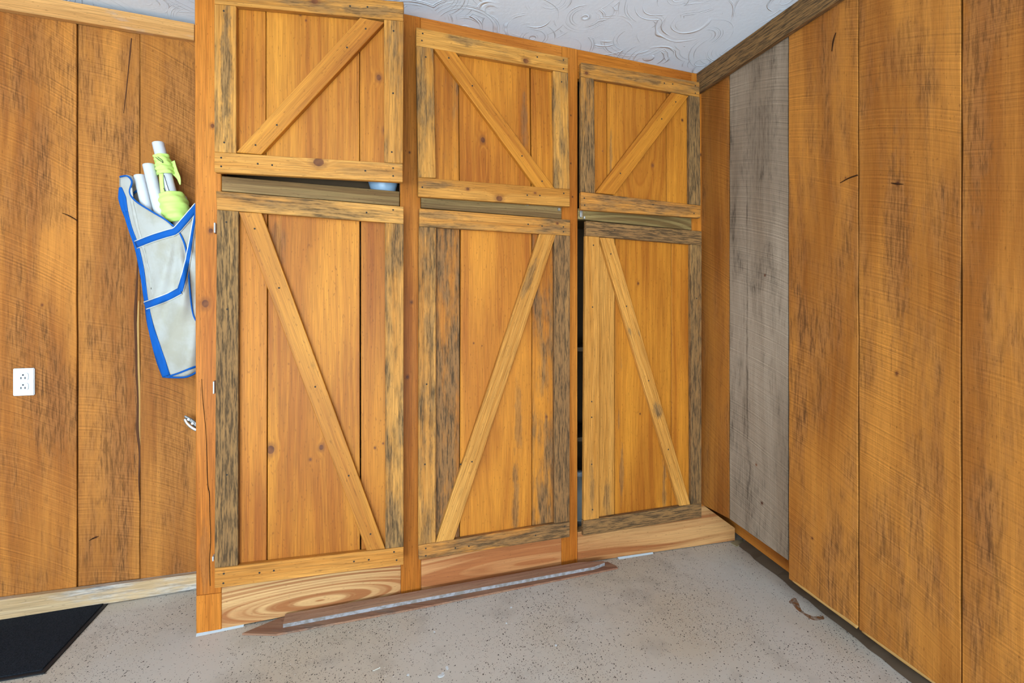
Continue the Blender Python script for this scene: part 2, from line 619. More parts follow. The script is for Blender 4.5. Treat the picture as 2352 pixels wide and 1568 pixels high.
# boards on the right wall, their uneven lower ends hanging above the floor
rs = [(1618.5, 1675, 1165, 1191, 'wall_wood', dict(tint=(.78, .74, .7), stain=.5, saw=(-.45, .3, .8))),
      (1675, 1810.5, 1191, 1287, 'grey_wood', dict(tint=(1, 1, 1), stain=.5, saw=(-.35, .35, 1.0),
       pix=dict(knots=[(1757, 632, .004), (1750, 1155, .005), (1737, 1067, .004)], blots=[(1716, 700, .75, 1.2, .006), (1745, 330, .5, .25, .1), (1740, 640, .6, .10, .05)]))),
      (1810.5, 1971.5, 1328, 1443, 'wall_wood', dict(tint=(.98, .97, .95), stain=.58, saw=(-.42, .5, .9),
       pix=dict(knots=[(1866, 1236, .004), (1942, 408, .003)], blots=[(1833, 668, .95, .045, .022), (1835, 800, .8, .26, .008), (1838, 500, .5, .28, .02)]))),
      (1971.5, 2208, 1444, 1613, 'wall_wood', dict(tint=(1.0, 1.0, .98), stain=.52, saw=(-.42, .55, .95),
       pix=dict(knots=[(2060, 857, .005), (2062, 421, .005)], blots=[(2060, 560, .7, .40, .05), (2075, 130, .5, .12, .08), (2120, 1080, .5, .14, .05), (2060, 870, .6, .08, .03)]))),
      (2208, 2560, 1616, 1870, 'wall_wood', dict(tint=(1.02, 1.02, 1.0), stain=.55, saw=(-.35, .5, .8), pix=dict(blots=[(2240, 200, .7, .45, .035)])))]
yv = []
for (pa, pb, ya, yb_, mt, k) in rs:
    off = -.006 if mt == 'grey_wood' else 0.0
    X = XR + (0.004 if mt == 'grey_wood' else (0.006 if pa < 1630 else 0.0))
    tl, bl = at_x(pa, 300, X), at_x(pa, ya, X)
    tr, br = at_x(pb, 300, X), at_x(pb, yb_, X)
    tl.z = tr.z = H - .012
    for v, s in ((tl, -1), (bl, -1), (tr, 1), (br, 1)):
        v.y += s * .0021
    if pa < 1630:
        tl.y = bl.y = YW - .002
    if bl.z < .012:
        bl.z = .012
    if br.z < .012:
        br.z = .012
    board('plank', [tl, tr, br, bl], NR, 0.02, M[mt], wall_right, grain='v', jitter=.0014, segs=16, **k)
yq = at_x(2560, 300, XR).y
for j in range(4):
    board('plank', [(XR, yq - .42 * j - .002, H - .012), (XR, yq - .42 * (j + 1), H - .012), (XR, yq - .42 * (j + 1), .015), (XR, yq - .42 * j - .002, .015)],
          NR, .02, M['wall_wood'], wall_right, grain='v', jitter=.0014, segs=10, stain=.25, saw=(.2, .5, .8))
# sill behind the lower ends of the boards
f1, f2 = at_z(1700, 1256, 0), at_z(2085, 1557, 0)
dv = (f2 - f1).normalized()
sn = Vector((-abs(dv.y), -dv.x if dv.y > 0 else dv.x, 0)).normalized()
sn = Vector((dv.y, -dv.x, 0))
if sn.x > 0:
    sn = -sn
s0, s1 = f1 - dv * .42 - sn * .035, f2 + dv * .9 - sn * .035
up = Vector((0, 0, 1))
board('sill_board', [s0 + up * .21, f1 + dv * .47 - sn * .035 + up * .14, f1 + dv * .47 - sn * .035 + up * .028, s0 + up * .028], sn, .03, M['wall_wood'], wall_right, grain='h',
      tint=(1.15, 1.05, .9), stain=.15, saw=(0, 0, .2))
rnd = random.Random(4)
vs, fs = [], []
N_ = 26
for i in range(N_ + 1):
    t_ = i / N_
    p = f1 - dv * .02 + (f2 + dv * .35 - f1) * t_
    wv = rnd.uniform(-.006, .006)
    a, b = p + sn * (.004 + wv), p - sn * .05
    vs += [(a.x, a.y, .0015), (b.x, b.y, .022 + rnd.uniform(0, .004)), (b.x - .03, b.y, .0), (a.x, a.y, -.001)]
for i in range(N_):
    for j in range(3):
        fs.append((i * 4 + j, i * 4 + j + 1, i * 4 + 5 + j, i * 4 + 4 + j))
o = pydata('dirt_seam', vs, fs, M['dust'], wall_right, f1)

# trims
t1 = board('trim_1', qy([(-420, -101), (446, 54.5), (446, 92.5), (-420, -50)], YW - .026), NB, .024, M['base_wood'], None, stain=.28, tint=(1.0, .68, .36))
q = [t1.matrix_local @ Vector((0, 0, 0))]
struct(t1)
yA = at_y(-760, 60, YW).x
XT = XR - .024
ta, tb = at_x(1611, 173, XT), at_x(1925, -45, XT)
ya0, yb0 = YC + .012, -1.2
zlo = 0.5 * (at_x(1618, 203, XT).z + at_x(1925, 1.5, XT).z)
t2 = board('trim_2', [(XT, ya0, H - .001), (XT, yb0, H - .001), (XT, yb0, zlo), (XT, ya0, zlo)], NR, .022, M['mottled_wood'], None, stain=.85, tint=(.72, .66, .55))
struct(t2)
t2.data.materials.append(M['door_wood'])
for p_ in t2.data.polygons:
    if (WORLD[t2.name].to_3x3() @ p_.normal).z < -.6:
        p_.material_index = 1
b1 = board('baseboard_back', [at_y(-420, 1434.5, YW - .03), at_y(470, 1315.5, YW - .03), Vector((at_y(470, 1400, YW - .03).x, YW - .03, .002)), Vector((at_y(-420, 1400, YW - .03).x, YW - .03, .002))],
           NB, .028, M['base_wood'], None, bev=.003, stain=.52)
struct(b1)

# ------------------------------------------------------------------ built-in storage cabinet
cab = thing('storage_cabinet', 'tall built-in cabinet with six rustic plank doors and diagonal braces', 'cabinet', (at_y(700, 700, YC).x, YC, 0))


def post(pts, **k):
    q_ = qy(pts, YC)
    q_[0].z = q_[1].z = H - .001
    return board('frame_post', q_, NB, .035, M['frame_wood'], cab, grain='v', bev=.002, **k)


p1 = post([(447, -60), (508, -52), (508.5, 1361), (450.5, 1368)], tint=(1.04, 1.0, .95),
          pix=dict(knots=[(484, 530, .008), (472, 697, .0125), (488, 289, .007)], blots=[(470, 1290, .35, .16, .02)]), stain=.05)
board('post_foot', qy([(450.5, 1368.5), (508.4, 1361.5), (508.4, 1445), (450.7, 1455)], YC), NB, .035, M['frame_wood'], cab, grain='v', tint=(1.0, .92, .85), stain=.1)
post([(918, 30), (966, 40), (967, 1356.5), (921, 1364)], tint=(.90, .85, .80), pix=dict(knots=[(945, 693, .006), (936, 866, .006), (941, 350, .004)]), stain=.04)
post([(1291, 107), (1327, 115), (1326.3, 1292.5), (1289.8, 1299)], tint=(.96, .92, .9), pix=dict(knots=[(1315, 452, .003), (1311, 375, .003), (1311, 265, .003)]))
post([(1589, 165), (1617, 173), (1617.5, 1189), (1590, 1192)], tint=(.98, .95, .9), pix=dict(knots=[(1610, 355, .006)]))
# headers between the posts
for (pa, ya, pb, yb_, tn) in ((508.8, 180, 917.5, 180, (1, .95, .9)), (966.4, 150, 1290.4, 150, (1.0, .98, 1.1)), (1327.4, 200, 1588.5, 200, (.93, .85, .72))):
    xa, xb = at_y(pa, 100, YC).x, at_y(pb, 100, YC).x
    board('header_board', [(xa, YC + .001, H - .001), (xb, YC + .001, H - .001), (xb, YC + .001, H - .14), (xa, YC + .001, H - .14)], NB, .03, M['frame_wood'], cab, tint=tn)
# shelf fronts between upper and lower doors
for pts, tn, ct in (([(508.8, 404), (917.3, 439.7), (917.3, 472.9), (508.8, 438)], (1.1, 1.08, 1.05), None),
                    ([(967, 445), (1290, 475), (1290, 502.7), (967, 476.5)], (.95, .95, .95), None),
                    ([(1328, 478), (1588.3, 500), (1588.3, 528), (1328, 503)], (.9, .95, .9), (1440, 540, .22))):
    board('shelf_front', qy(pts, YC + .004), NB, .03, M['treated_wood'], cab, tint=tn, stain=.1, **({'pix': {'cath': ct}} if ct else {}))
# plinth boards
board('plinth_board', qy([(508.8, 1348), (920.6, 1296), (920.6, 1364.5), (508.8, 1444)], YC + .002), NB, .03, M['fir'], cab, pix=dict(cath=(735, 1378, .16)), tint=(1, .98, .95), seed=3.3)
board('plinth_board', qy([(967.3, 1285), (1289.4, 1234), (1289.4, 1298), (967.3, 1356)], YC + .002), NB, .03, M['plywood'], cab, pix=dict(cath=(1230, 1290, .10)), tint=(1.0, .88, .8), seed=8.1)
bl = at_z(1327.2, 1293, .003)
br = at_z(1688, 1240.5, .003)
ml, mr = bl + up * .070, br + up * .064
tl_ = at_y(1327.2, 1222, YC + .001)
tr_ = at_y(1616, 1160, YC + .001)
trr = Vector((tr_.x + .012, YC + .03, tr_.z))
vs = [bl, br, mr, ml, tr_, tl_, bl + Vector((0, .06, 0)), br + Vector((-.04, .20, 0)), tr_ + Vector((0, .05, 0)), tl_ + Vector((0, .05, 0))]
o = pydata('plinth_board', vs, [(0, 1, 2, 3), (3, 2, 4, 5), (0, 6, 7, 1), (6, 9, 8, 7), (5, 4, 8, 9), (1, 7, 8, 4, 2), (0, 3, 5, 9, 6)], M['plywood'], cab, (bl + br) / 2 + up * .05)
L = (br - bl).normalized()
mwp = Matrix(((L.x, 0, -L.y, 0), (L.y, 0, L.x, 0), (0, 1, 0, 0), (0, 0, 0, 1)))
mwp = Matrix.Translation((bl + br) / 2 + up * .05) @ Matrix(((L.x, 0, L.y, 0), (L.y, 0, -L.x, 0), (0, 1, 0, 0), (0, 0, 0, 1)))
bm = bmesh.new()
bm.from_mesh(o.data)
bm.transform(mwp.inverted() @ WORLD[o.name])
bm.to_mesh(o.data)
bm.free()
WORLD[o.name] = mwp
o.matrix_local = WORLD[cab.name].inverted() @ mwp
props(o, tint=(.84, .74, .64), cath=(.1, -.2, .04), seed=5.2)
# carcass: side, shelf, floor of the cabinet, dark inside
xl = at_y(447, 700, YC).x
box('side_panel', (xl, YC + .036, 0.0), (xl + .02, YW - .004, H - .002), M['frame_wood'], cab)
zs = at_y(700, 438, YC).z
box('shelf', (xl + .021, YC + .036, zs - .005), (XR - .002, YW - .004, zs + .02), M['treated_wood'], cab)
box('shelf', (xl + .021, YC + .036, .08), (XR - .03, YW - .004, .10), M['inside'], cab)
for zz in (.55, 1.0):
    box('shelf', (xl + .021, YC + .09, zz), (XR - .03, YW - .004, zz + .02), M['inside'], cab)

screw_me = None


def screw(px, py, p0, n, parent, r=.0035):
    global screw_me
    if screw_me is None:
        bm = bmesh.new()
        seg = 10
        rings = [[bm.verts.new((rr * math.cos(2 * math.pi * i / seg), rr * math.sin(2 * math.pi * i / seg), zz)) for i in range(seg)]
                 for rr, zz in ((.55, .10), (.62, .30), (1.0, .30), (1.05, -.6))]
        bm.faces.new(rings[0])
        for a, b in zip(rings, rings[1:]):
            for i in range(seg):
                bm.faces.new((a[i], b[i], b[(i + 1) % seg], a[(i + 1) % seg]))
        bmesh.ops.recalc_face_normals(bm, faces=bm.faces)
        screw_me = bpy.data.meshes.new('screw')
        bm.to_mesh(screw_me)
        bm.free()
        screw_me.materials.append(M['screw'])
    o = bpy.data.objects.new('screw', screw_me)
    p = on_plane(px, py, p0, n)
    rot = n.to_track_quat('Z', 'Y').to_matrix().to_4x4()
    link(o, parent, Matrix.Translation(p) @ rot @ Matrix.Diagonal((r, r, r * .5, 1)))


def door(hinge_px, beta_deg, label, frames, planks, screws, plank_span):
    """frames: (name, 4 px corners, looks); planks: list of (px left, px right) with top and bottom px lines in plank_span"""
    b = math.radians(beta_deg)
    n = Vector((-math.sin(b), -math.cos(b), 0))
    T = .021
    p0 = at_y(hinge_px, 700, YC - .002 - 2 * T)
    d = thing('door', label, None, (p0.x, p0.y, at_y(hinge_px, plank_span[2], YC).z), None, cab)
    pp = p0 - n * T
    for (nm, pts, k) in frames:
        k = dict(k)
        board(nm, [on_plane(a, c_, p0, n) for a, c_ in pts], n, T - .0005, M[k.pop('mat', 'mottled_wood')], d, bev=.0018, **k)
    (xa, ya, yb_, xb, yc_, yd) = plank_span
    def ytop(x): return ya + (yc_ - ya) * (x - xa) / (xb - xa)
    def ybot(x): return yb_ + (yd - yb_) * (x - xa) / (xb - xa)
    for (a0, a1, b0, b1, k) in planks:
        k = dict(k)
        pts = [(a0, ytop(a0)), (b0, ytop(b0)), (b1, ybot(b1)), (a1, ybot(a1))]
        board('plank', [on_plane(u_, v_, pp, n) for u_, v_ in pts], n, T - .001, M[k.pop('mat', 'door_wood')], d, grain='v', bev=.0012, **k)
    for (sx, sy) in screws:
        screw(sx, sy, p0, n, d)
    return d, p0, n


# upper door of the first bay, standing ajar to the right
D1U, a_, n_ = door(492, 11.5, 'square upper door standing ajar with brace rising to the right', [
    ('rail', [(492, -36), (926.5, 4), (926.5, 48), (492, 8.5)], dict(stain=.5, tint=(1, 1, 1), pix=dict(knots=[(723, 3, .011)], blots=[(850, 25, .8, .16, .022)]))),
    ('rail', [(492, 349), (925, 375.5), (925, 418), (492, 395)], dict(stain=.28, tint=(1.08, 1.08, 1.1), pix=dict(knots=[(732, 372, .017)], blots=[(850, 395, .45, .14, .02)]))),
    ('stile', [(492, 9), (542, 13.4), (542, 351.6), (492, 348.6)], dict(stain=.52, tint=(1.0, .98, .95), pix=dict(blots=[(520, 180, .9, .30, .022)]))),
    ('stile', [(882, 44.5), (926.5, 48.5), (925, 375), (882, 372.6)], dict(stain=.42, tint=(1.02, 1.02, 1))),
    ('brace', [(827, 40), (882, 50.5), (599, 354.5), (542, 349.5)], dict(mat='door_wood', tint=(1.08, 1.14, 1.3), grain='v')),
], [(497, 497, 610, 610, dict(tint=(1.02, 1.0, .95), stain=.12)), (611.6, 611.6, 825, 825, dict(tint=(1.05, 1.08, 1.1), stain=.05, pix=dict(knots=[(690, 34, .004), (703, 47, .003)]))),
    (826.6, 826.6, 922, 922, dict(tint=(.95, .92, .85), pix=dict(knots=[(870, 178, .010), (886, 300, .010)])))],
    [(508, 362), (508, 382), (592, 376), (625, 379), (839, 392), (903, 386), (903, 404), (514, 25), (515, 327), (904, 71), (903, 214), (900, 349), (804, 14), (844, 16), (797, 109), (840, 66), (636, 287), (587, 333)],
    (497, -20, 385, 922, 20, 408))
# tall lower door of the first bay
D1L, a1, n1 = door(494, 2.5, 'tall lower door with a brace falling to the right', [
    ('rail', [(496, 438), (927, 474.5), (927, 514), (498, 481)], dict(stain=.50, tint=(1.06, 1.06, 1.1))),
    ('rail', [(492.5, 1305), (927, 1256), (927, 1296.5), (492.5, 1351)], dict(stain=.33, tint=(1.08, 1.04, 1))),
    ('stile', [(498, 481.4), (548, 485.2), (546.5, 1298.6), (492.5, 1304.6)], dict(stain=.86, tint=(.92, .92, .92), pix=dict(blots=[(520, 620, .9, .36, .05), (520, 860, .8, .2, .05)]))),
    ('stile', [(884, 511), (927, 514.4), (927, 1255.6), (885.3, 1260.3)], dict(stain=.60, tint=(1.05, 1.05, 1.05))),
    ('brace', [(548, 486), (601, 489.5), (885, 1260), (842, 1265)], dict(mat='door_wood', tint=(1.08, 1.18, 1.4), grain='v', pix=dict(blots=[(720, 838, .4, .02, .01)]))),
], [(499, 497, 613.5, 612.2, dict(tint=(.98, .92, .85), stain=.04)),
    (616, 614.2, 825.6, 826.6, dict(tint=(1.06, 1.06, .95), stain=.12, pix=dict(knots=[(622, 1033, .014), (738, 1027, .009), (713, 1055, .005)], cath=(712, 1400, .05), blots=[(640, 560, .5, .1, .03)]))),
    (829.2, 829.6, 923, 923, dict(tint=(.9, .84, .76), pix=dict(knots=[(861, 1028, .004), (880, 1018, .003)])))],
    [(585, 525), (641, 661), (724, 888), (801, 1092), (851, 1226), (514, 1317), (513, 1339), (596, 1315), (629, 1310), (813, 1289), (847, 1285), (905, 1267), (911, 1286), (903, 482), (520, 510), (522, 710), (521, 1090), (842, 488)],
    (498, 458, 1330, 923, 492, 1278))
# second bay
door(1307, -2.4, 'square upper door with brace falling to the right', [
    ('rail', [(956, 62), (1305, 132.6), (1305, 167), (956, 104.5)], dict(stain=.33, tint=(1, .98, .92), pix=dict(knots=[(1208, 140, .012)], blots=[(1060, 92, .8, .07, .02)]))),
    ('rail', [(960.6, 407), (1309, 434.6), (1309, 474.5), (960.6, 451)], dict(stain=.30, tint=(1, .97, .9), pix=dict(knots=[(1074, 434, .006), (1147, 456, .013), (1229, 443, .005)], blots=[(1000, 425, .8, .1, .02)]))),
    ('stile', [(956, 105), (995.5, 111), (1001.5, 408.6), (960.6, 406.6)], dict(stain=.56, tint=(1, .98, .92))),
    ('stile', [(1270.5, 162), (1305, 167.4), (1309, 434.2), (1274, 431.8)], dict(stain=.52, tint=(1, .97, .9))),
    ('brace', [(996, 110.5), (1046, 119.5), (1274, 432.5), (1231.6, 429.8)], dict(mat='door_wood', tint=(1.05, 1.05, 1), grain='v')),
], [(962, 965, 1052.5, 1054.5, dict(tint=(.92, .88, .8), stain=.3)), (1054, 1056.2, 1216, 1219.2, dict(tint=(.98, .92, .82), stain=.08, pix=dict(knots=[(1109, 321, .010)], cath=(1109, 360, .12), blots=[(1205, 280, .6, .12, .018)]))),
    (1219, 1222, 1302, 1306, dict(tint=(1, .95, .85), stain=.1))],
    [(971, 77), (969, 93), (1294, 138), (1294, 158), (1234, 131), (978, 131), (1031, 133), (1085, 197), (1199, 358), (1245, 416), (1290, 188), (1295, 444), (1211, 448), (1240, 449), (970, 430)],
    (962, 80, 436, 1306, 150, 455))
door(1307, 0.0, 'tall lower door with a brace falling to the left', [
    ('rail', [(963, 478), (1309.7, 504.6), (1309.7, 541), (963, 519.6)], dict(stain=.48, tint=(1.05, 1, .95), pix=dict(knots=[(1280, 513, .005)], blots=[(1010, 495, .8, .12, .02)]))),
    ('rail', [(960.7, 1252.3), (1308.7, 1197.2), (1308.7, 1233), (962, 1286)], dict(stain=.6, tint=(.98, .85, .75))),
    ('stile', [(962, 520), (1001.5, 522.4), (1001, 1245.4), (960.7, 1251.8)], dict(stain=.58, tint=(1, .95, .9), pix=dict(blots=[(990, 850, .7, .5, .012), (985, 1218, .8, .03, .01)]))),
    ('stile', [(1273, 539), (1309.7, 541.4), (1308.4, 1196.8), (1273.5, 1202)], dict(stain=.80, tint=(.95, .85, .8))),
    ('brace', [(1238.9, 537), (1277, 539.2), (1042.7, 1239), (1001, 1245.6)], dict(stain=.12, tint=(1.05, 1.05, 1.05), grain='v', pix=dict(blots=[(1215, 640, .7, .10, .02)]))),
], [(966, 966, 1055.5, 1055, dict(stain=.70, tint=(.85, .78, .70))), (1058.3, 1056.6, 1221, 1221, dict(tint=(1.04, 1.0, .95), stain=.14, pix=dict(knots=[(1088, 788, .003), (1107, 794, .002)], blots=[(1185, 1140, .7, .22, .018), (1190, 960, .5, .2, .02)], cath=(1145, 660, .06)))),
    (1222.6, 1222.6, 1305, 1305, dict(stain=.55, tint=(1, .95, .88), pix=dict(knots=[(1255, 957, .005)], blots=[(1255, 1060, .8, .25, .018)])))],
    [(978, 1259), (978, 1276), (1046, 1258), (1077, 1254), (1230, 1229), (1297, 1209), (1294, 521), (1294, 532), (1213, 515), (1245, 519), (1084, 1060), (1058, 1066), (976, 1066), (980, 882)],
    (966, 500, 1270, 1305, 525, 1217))
# third bay
door(1334, 0.8, 'small upper door near the corner with brace rising to the right', [
    ('rail', [(1334.5, 142.9), (1607, 188.8), (1607, 222.5), (1334.5, 175.5)], dict(stain=.56, tint=(1, .95, .88), pix=dict(knots=[(1347, 168, .008)], blots=[(1490, 185, .8, .09, .02), (1350, 152, .8, .05, .02)]))),
    ('rail', [(1334.5, 440), (1610, 472), (1609, 500.5), (1334.5, 481.5)], dict(stain=.58, tint=(1, .88, .76))),
    ('stile', [(1334.5, 176), (1364.5, 181), (1367.3, 443.4), (1334.5, 439.6)], dict(stain=.72, tint=(1, .95, .88))),
    ('stile', [(1583, 218.8), (1607.5, 223), (1610, 471.6), (1583.7, 468.6)], dict(stain=.95, tint=(.85, .82, .78))),
    ('brace', [(1543, 211.8), (1582, 220), (1411.7, 447), (1367.5, 442.3)], dict(mat='door_wood', tint=(1.06, 1.06, 1), grain='v')),
], [(1336, 1336, 1393.3, 1394, dict(tint=(.85, .76, .62), pix=dict(knots=[(1384, 347, .003)]))), (1394.8, 1395.4, 1529.6, 1530, dict(tint=(1.02, 1.0, .92), stain=.1, pix=dict(knots=[(1499, 380, .007)], cath=(1470, 250, .2), blots=[(1403, 360, .7, .14, .008)]))),
    (1531.2, 1531.4, 1605, 1607, dict(tint=(1.02, .98, .88), pix=dict(knots=[(1567, 276, .005)])))],
    [(1343, 471), (1342, 455), (1597, 197), (1597, 214), (1545, 193), (1526, 191), (1552, 234), (1520, 273), (1425, 398), (1594, 490), (1500, 470)],
    (1336, 160, 462, 1607, 206, 487))
door(1612, -1.0, 'tall lower door near the corner with dark top and bottom rails', [
    ('rail', [(1346, 507), (1612, 531), (1612, 563), (1346, 541)], dict(stain=.95, tint=(.95, .88, .8))),
    ('rail', [(1340, 1196), (1611.7, 1155), (1611.7, 1188), (1340, 1231)], dict(stain=1.0, tint=(.92, .85, .78))),
    ('stile', [(1345, 541.4), (1377, 544), (1376, 1190.2), (1341, 1195.4)], dict(mat='mottled_wood', stain=.08, tint=(1.1, 1.1, 1.12), pix=dict(blots=[(1360, 1120, .6, .14, .015)]))),
    ('stile', [(1586.5, 561), (1612, 563.4), (1611.5, 1154.6), (1588, 1158.2)], dict(stain=.80, tint=(1.0, .97, .95))),
    ('brace', [(1378, 545), (1409, 547), (1586, 1158.6), (1561, 1162)], dict(stain=.06, tint=(1.1, 1.08, 1.05), grain='v', pix=dict(blots=[(1509, 942, .95, .045, .03), (1447, 760, .7, .02, .008), (1468, 765, .6, .02, .006)]))),
], [(1346, 1344, 1412, 1411.2, dict(mat='mottled_wood', tint=(1.05, 1.05, 1.05), stain=.12, pix=dict(blots=[(1394, 1150, .6, .1, .02)]))), (1413.8, 1412.6, 1541, 1541.4, dict(tint=(1.0, .97, .85), stain=.14, pix=dict(knots=[(1466, 651, .005), (1470, 950, .003)], blots=[(1428, 1090, .6, .16, .012), (1525, 1110, .7, .16, .014), (1421, 960, .5, .06, .006)]))),
    (1542.6, 1542.8, 1609, 1609, dict(tint=(1.04, .98, .85)))],
    [(1363, 563), (1361, 705), (1359, 958), (1359, 922), (1359, 1066), (1361, 1170), (1403, 583), (1439, 703), (1490, 874), (1535, 1032), (1600, 685), (1412, 528)],
    (1346, 520, 1214, 1609, 545, 1170))

# hinges and catches
for (px, py, h_) in ((495.8, 524, .040), (493.5, 889, .048), (492, 1280, .02)):
    p = at_y(px, py, YC - .012)
    box('hinge', (p.x - .0035, YC - .024, p.z - h_ / 2), (p.x + .0005, YC - .0005, p.z + h_ / 2), M['white_metal'], cab, .002)
for (px, py, w_, h_) in ((1334.5, 491, .012, .034), (1212, 469.5, .012, .010), (1284, 481, .012, .012), (1342, 500, .008, .014)):
    p = at_y(px, py, YC - .004)
    box('catch', (p.x - w_ / 2, YC - .010, p.z - h_ / 2), (p.x + w_ / 2, YC + .003, p.z + h_ / 2), M['steel'], cab, .002)
# pale filler at the foot of the frame
for (pa, ya, pb, yb_) in ((451, 1457.5, 560, 1436), (1420, 1281.5, 1500, 1269.5)):
    A, B = at_z(pa, ya, .003), at_z(pb, yb_, .003)
    o = pydata('filler_bead', [A + Vector((0, -.006, -.003)), B + Vector((0, -.003, -.003)), B + Vector((0, .003, .003)), A + Vector((0, .003, .004)),
                               A + Vector((0, .01, -.003)), B + Vector((0, .01, -.003))], [(0, 1, 2, 3), (3, 2, 5, 4), (0, 3, 4), (1, 5, 2), (0, 4, 5, 1)], M['filler'], cab, A)

# ------------------------------------------------------------------ things inside the cabinet glimpsed through the gaps
p = at_y(880, 430, YC + .13)
zb = zs + .02
r_ = .062
o = thing('bowl', 'pale blue bowl glimpsed in the gap under the ajar upper door', 'bowl', (p.x, p.y, zb))
lathe('bowl_body', [(.03, 0), (.034, .004), (.05, .03), (r_, .07), (r_ + .004, .11), (r_ + .001, .112), (r_ - .004, .10), (.045, .03), (.02, .012)], (p.x, p.y, zb), M['blue_glaze'], o)
p = at_y(1330, 1085, YC + .17)
o = thing('jug', 'white plastic jug inside the dark gap beside the corner door', 'jug', (p.x, p.y, .10))
lathe('jug_body', [(.07, 0), (.075, .01), (.075, .17), (.06, .21), (.022, .235), (.022, .25)], (p.x, p.y, .10), M['jug_plastic'], o)
lathe('jug_cap', [(.025, .251), (.025, .27), (.02, .274)], (p.x, p.y, .10), M['plastic'], o)

# ------------------------------------------------------------------ loose boards along the foot of the cabinet
def slab(name, pts, z0, z1, mat, label, edge_mat=None, **k):
    top = [at_z(a, b_, z1) for a, b_ in pts]
    for v in top:
        v.y = min(v.y, YC - .003)
    c = sum(top, Vector()) / len(top)
    c.z = z0
    L_ = (top[1] - top[0]).normalized()
    L_.z = 0
    L_.normalize()
    Wv = Vector((-L_.y, L_.x, 0))
    mw = Matrix(((L_.x, Wv.x, 0, c.x), (L_.y, Wv.y, 0, c.y), (0, 0, 1, c.z), (0, 0, 0, 1)))
    bm_ = bmesh.new()
    f_ = [bm_.verts.new(((v - c).dot(L_), (v - c).dot(Wv), z1 - z0)) for v in top]
    b_ = [bm_.verts.new(((v - c).dot(L_), (v - c).dot(Wv), 0)) for v in top]
    bm_.faces.new(f_)
    bm_.faces.new(b_[::-1])
    m_ = len(top)
    for i in range(m_):
        bm_.faces.new((f_[i], b_[i], b_[(i + 1) % m_], f_[(i + 1) % m_]))
    bmesh.ops.recalc_face_normals(bm_, faces=bm_.faces)
    o_ = mesh_obj(name, bm_, mat, None, mw)
    if edge_mat:
        o_.data.materials.append(edge_mat)
        for p_ in o_.data.polygons:
            if abs(p_.normal.z) < .3 and p_.normal.y < -.5:
                p_.material_index = 1
    props(o_, **k)
    tag(o_, label, 'board')
    return o_


slab('loose_board', [(556, 1454), (634, 1455.5), (940, 1399), (1380, 1311), (1419, 1303), (1414, 1298), (1396, 1290), (1330, 1295), (970, 1358), (640, 1417)], .0008, .008, M['strip_wood'],
     'thin reddish wood strip lying lowest on the floor along the cabinet', stain=.4, tint=(1.15, 1.05, 1.0))
slab('loose_board', [(650, 1433), (940, 1379), (1330, 1307.5), (1365, 1301), (1389, 1292), (1386, 1288), (1330, 1290.5), (940, 1360), (655, 1410)], .0085, .022, M['strip_wood'],
     'brown wood strip with a pale grey front edge on top of the reddish strip', edge_mat=M['dust'], stain=.2, tint=(1.5, 1.5, 1.5))
ge = NT('grey_edge')
gP = ge.coord()
ge_m = ge.out(ge.mix(ge.ss(ge.noise(gP, 60, 3), .35, .65), (.34, .32, .33), (.22, .19, .17)), .8, .15)
bpy.data.objects['loose_board.001'].data.materials[1] = ge_m

# ------------------------------------------------------------------ outlet on the back wall
c0 = at_y(56.5, 876.5, YW - .003)
w2, h2 = (at_y(81, 876, YW - .006).x - at_y(32, 876, YW - .006).x) / 2, (at_y(56, 845.5, YW - .006).z - at_y(56, 908, YW - .006).z) / 2
ou = thing('wall_outlet', 'white duplex power outlet on the back wall boards', 'outlet', (c0.x, YW - .001, c0.z))
box('cover_plate', (c0.x - w2, YW - .009, c0.z - h2), (c0.x + w2, YW - .001, c0.z + h2), M['plastic'], ou, .002)
for s in (.021, -.018):
    zc = c0.z + s
    bm = bmesh.new()
    pts = []
    for i in range(28):
        a = 2 * math.pi * i / 28
        xx_ = max(-.0155, min(.0155, .0185 * math.cos(a)))
        zz_ = max(-.0135, min(.0135, .0175 * math.sin(a)))
        pts.append((xx_, zz_))
    f_ = [bm.verts.new((a, -.0022, b)) for a, b in pts]
    b_ = [bm.verts.new((a * 1.03, .002, b * 1.03)) for a, b in pts]
    bm.faces.new(f_)
    for i in range(28):
        bm.faces.new((f_[i], b_[i], b_[(i + 1) % 28], f_[(i + 1) % 28]))
    bmesh.ops.recalc_face_normals(bm, faces=bm.faces)
    rc = mesh_obj('receptacle', bm, M['plastic'], ou, Matrix.Translation((c0.x, YW - .0095, zc)))
    for dx in (-.0062, .0062):
        box('slot', (c0.x + dx - .0012, YW - .0128, zc - .009), (c0.x + dx + .0012, YW - .0112, zc - .001), M['slot'], rc)
    bm = bmesh.new()
    bmesh.ops.create_cone(bm, cap_ends=True, segments=14, radius1=.0028, radius2=.0028, depth=.0018)
    bmesh.ops.rotate(bm, verts=bm.verts, matrix=Matrix.Rotation(math.pi / 2, 3, 'X'))
    mesh_obj('slot', bm, M['slot'], rc, Matrix.Translation((c0.x, YW - .012, zc + .0068)))

# ------------------------------------------------------------------ hanging canvas bag with pipes
Y0 = YW - .012
LE = [(405, 275), (430, 275.5), (472, 283), (522, 296.5), (564, 311.5), (617, 323), (682, 332.5), (740, 340.5), (793, 353.5), (835, 365.5), (866, 375)]


def lerp_tab(tab, v):
    if v <= tab[0][0]:
        return tab[0][1]
    for (a, b_), (c_, d_) in zip(tab, tab[1:]):
        if v <= c_:
            return b_ + (d_ - b_) * (v - a) / (c_ - a)
    return tab[-1][1]


RPX = 486.0


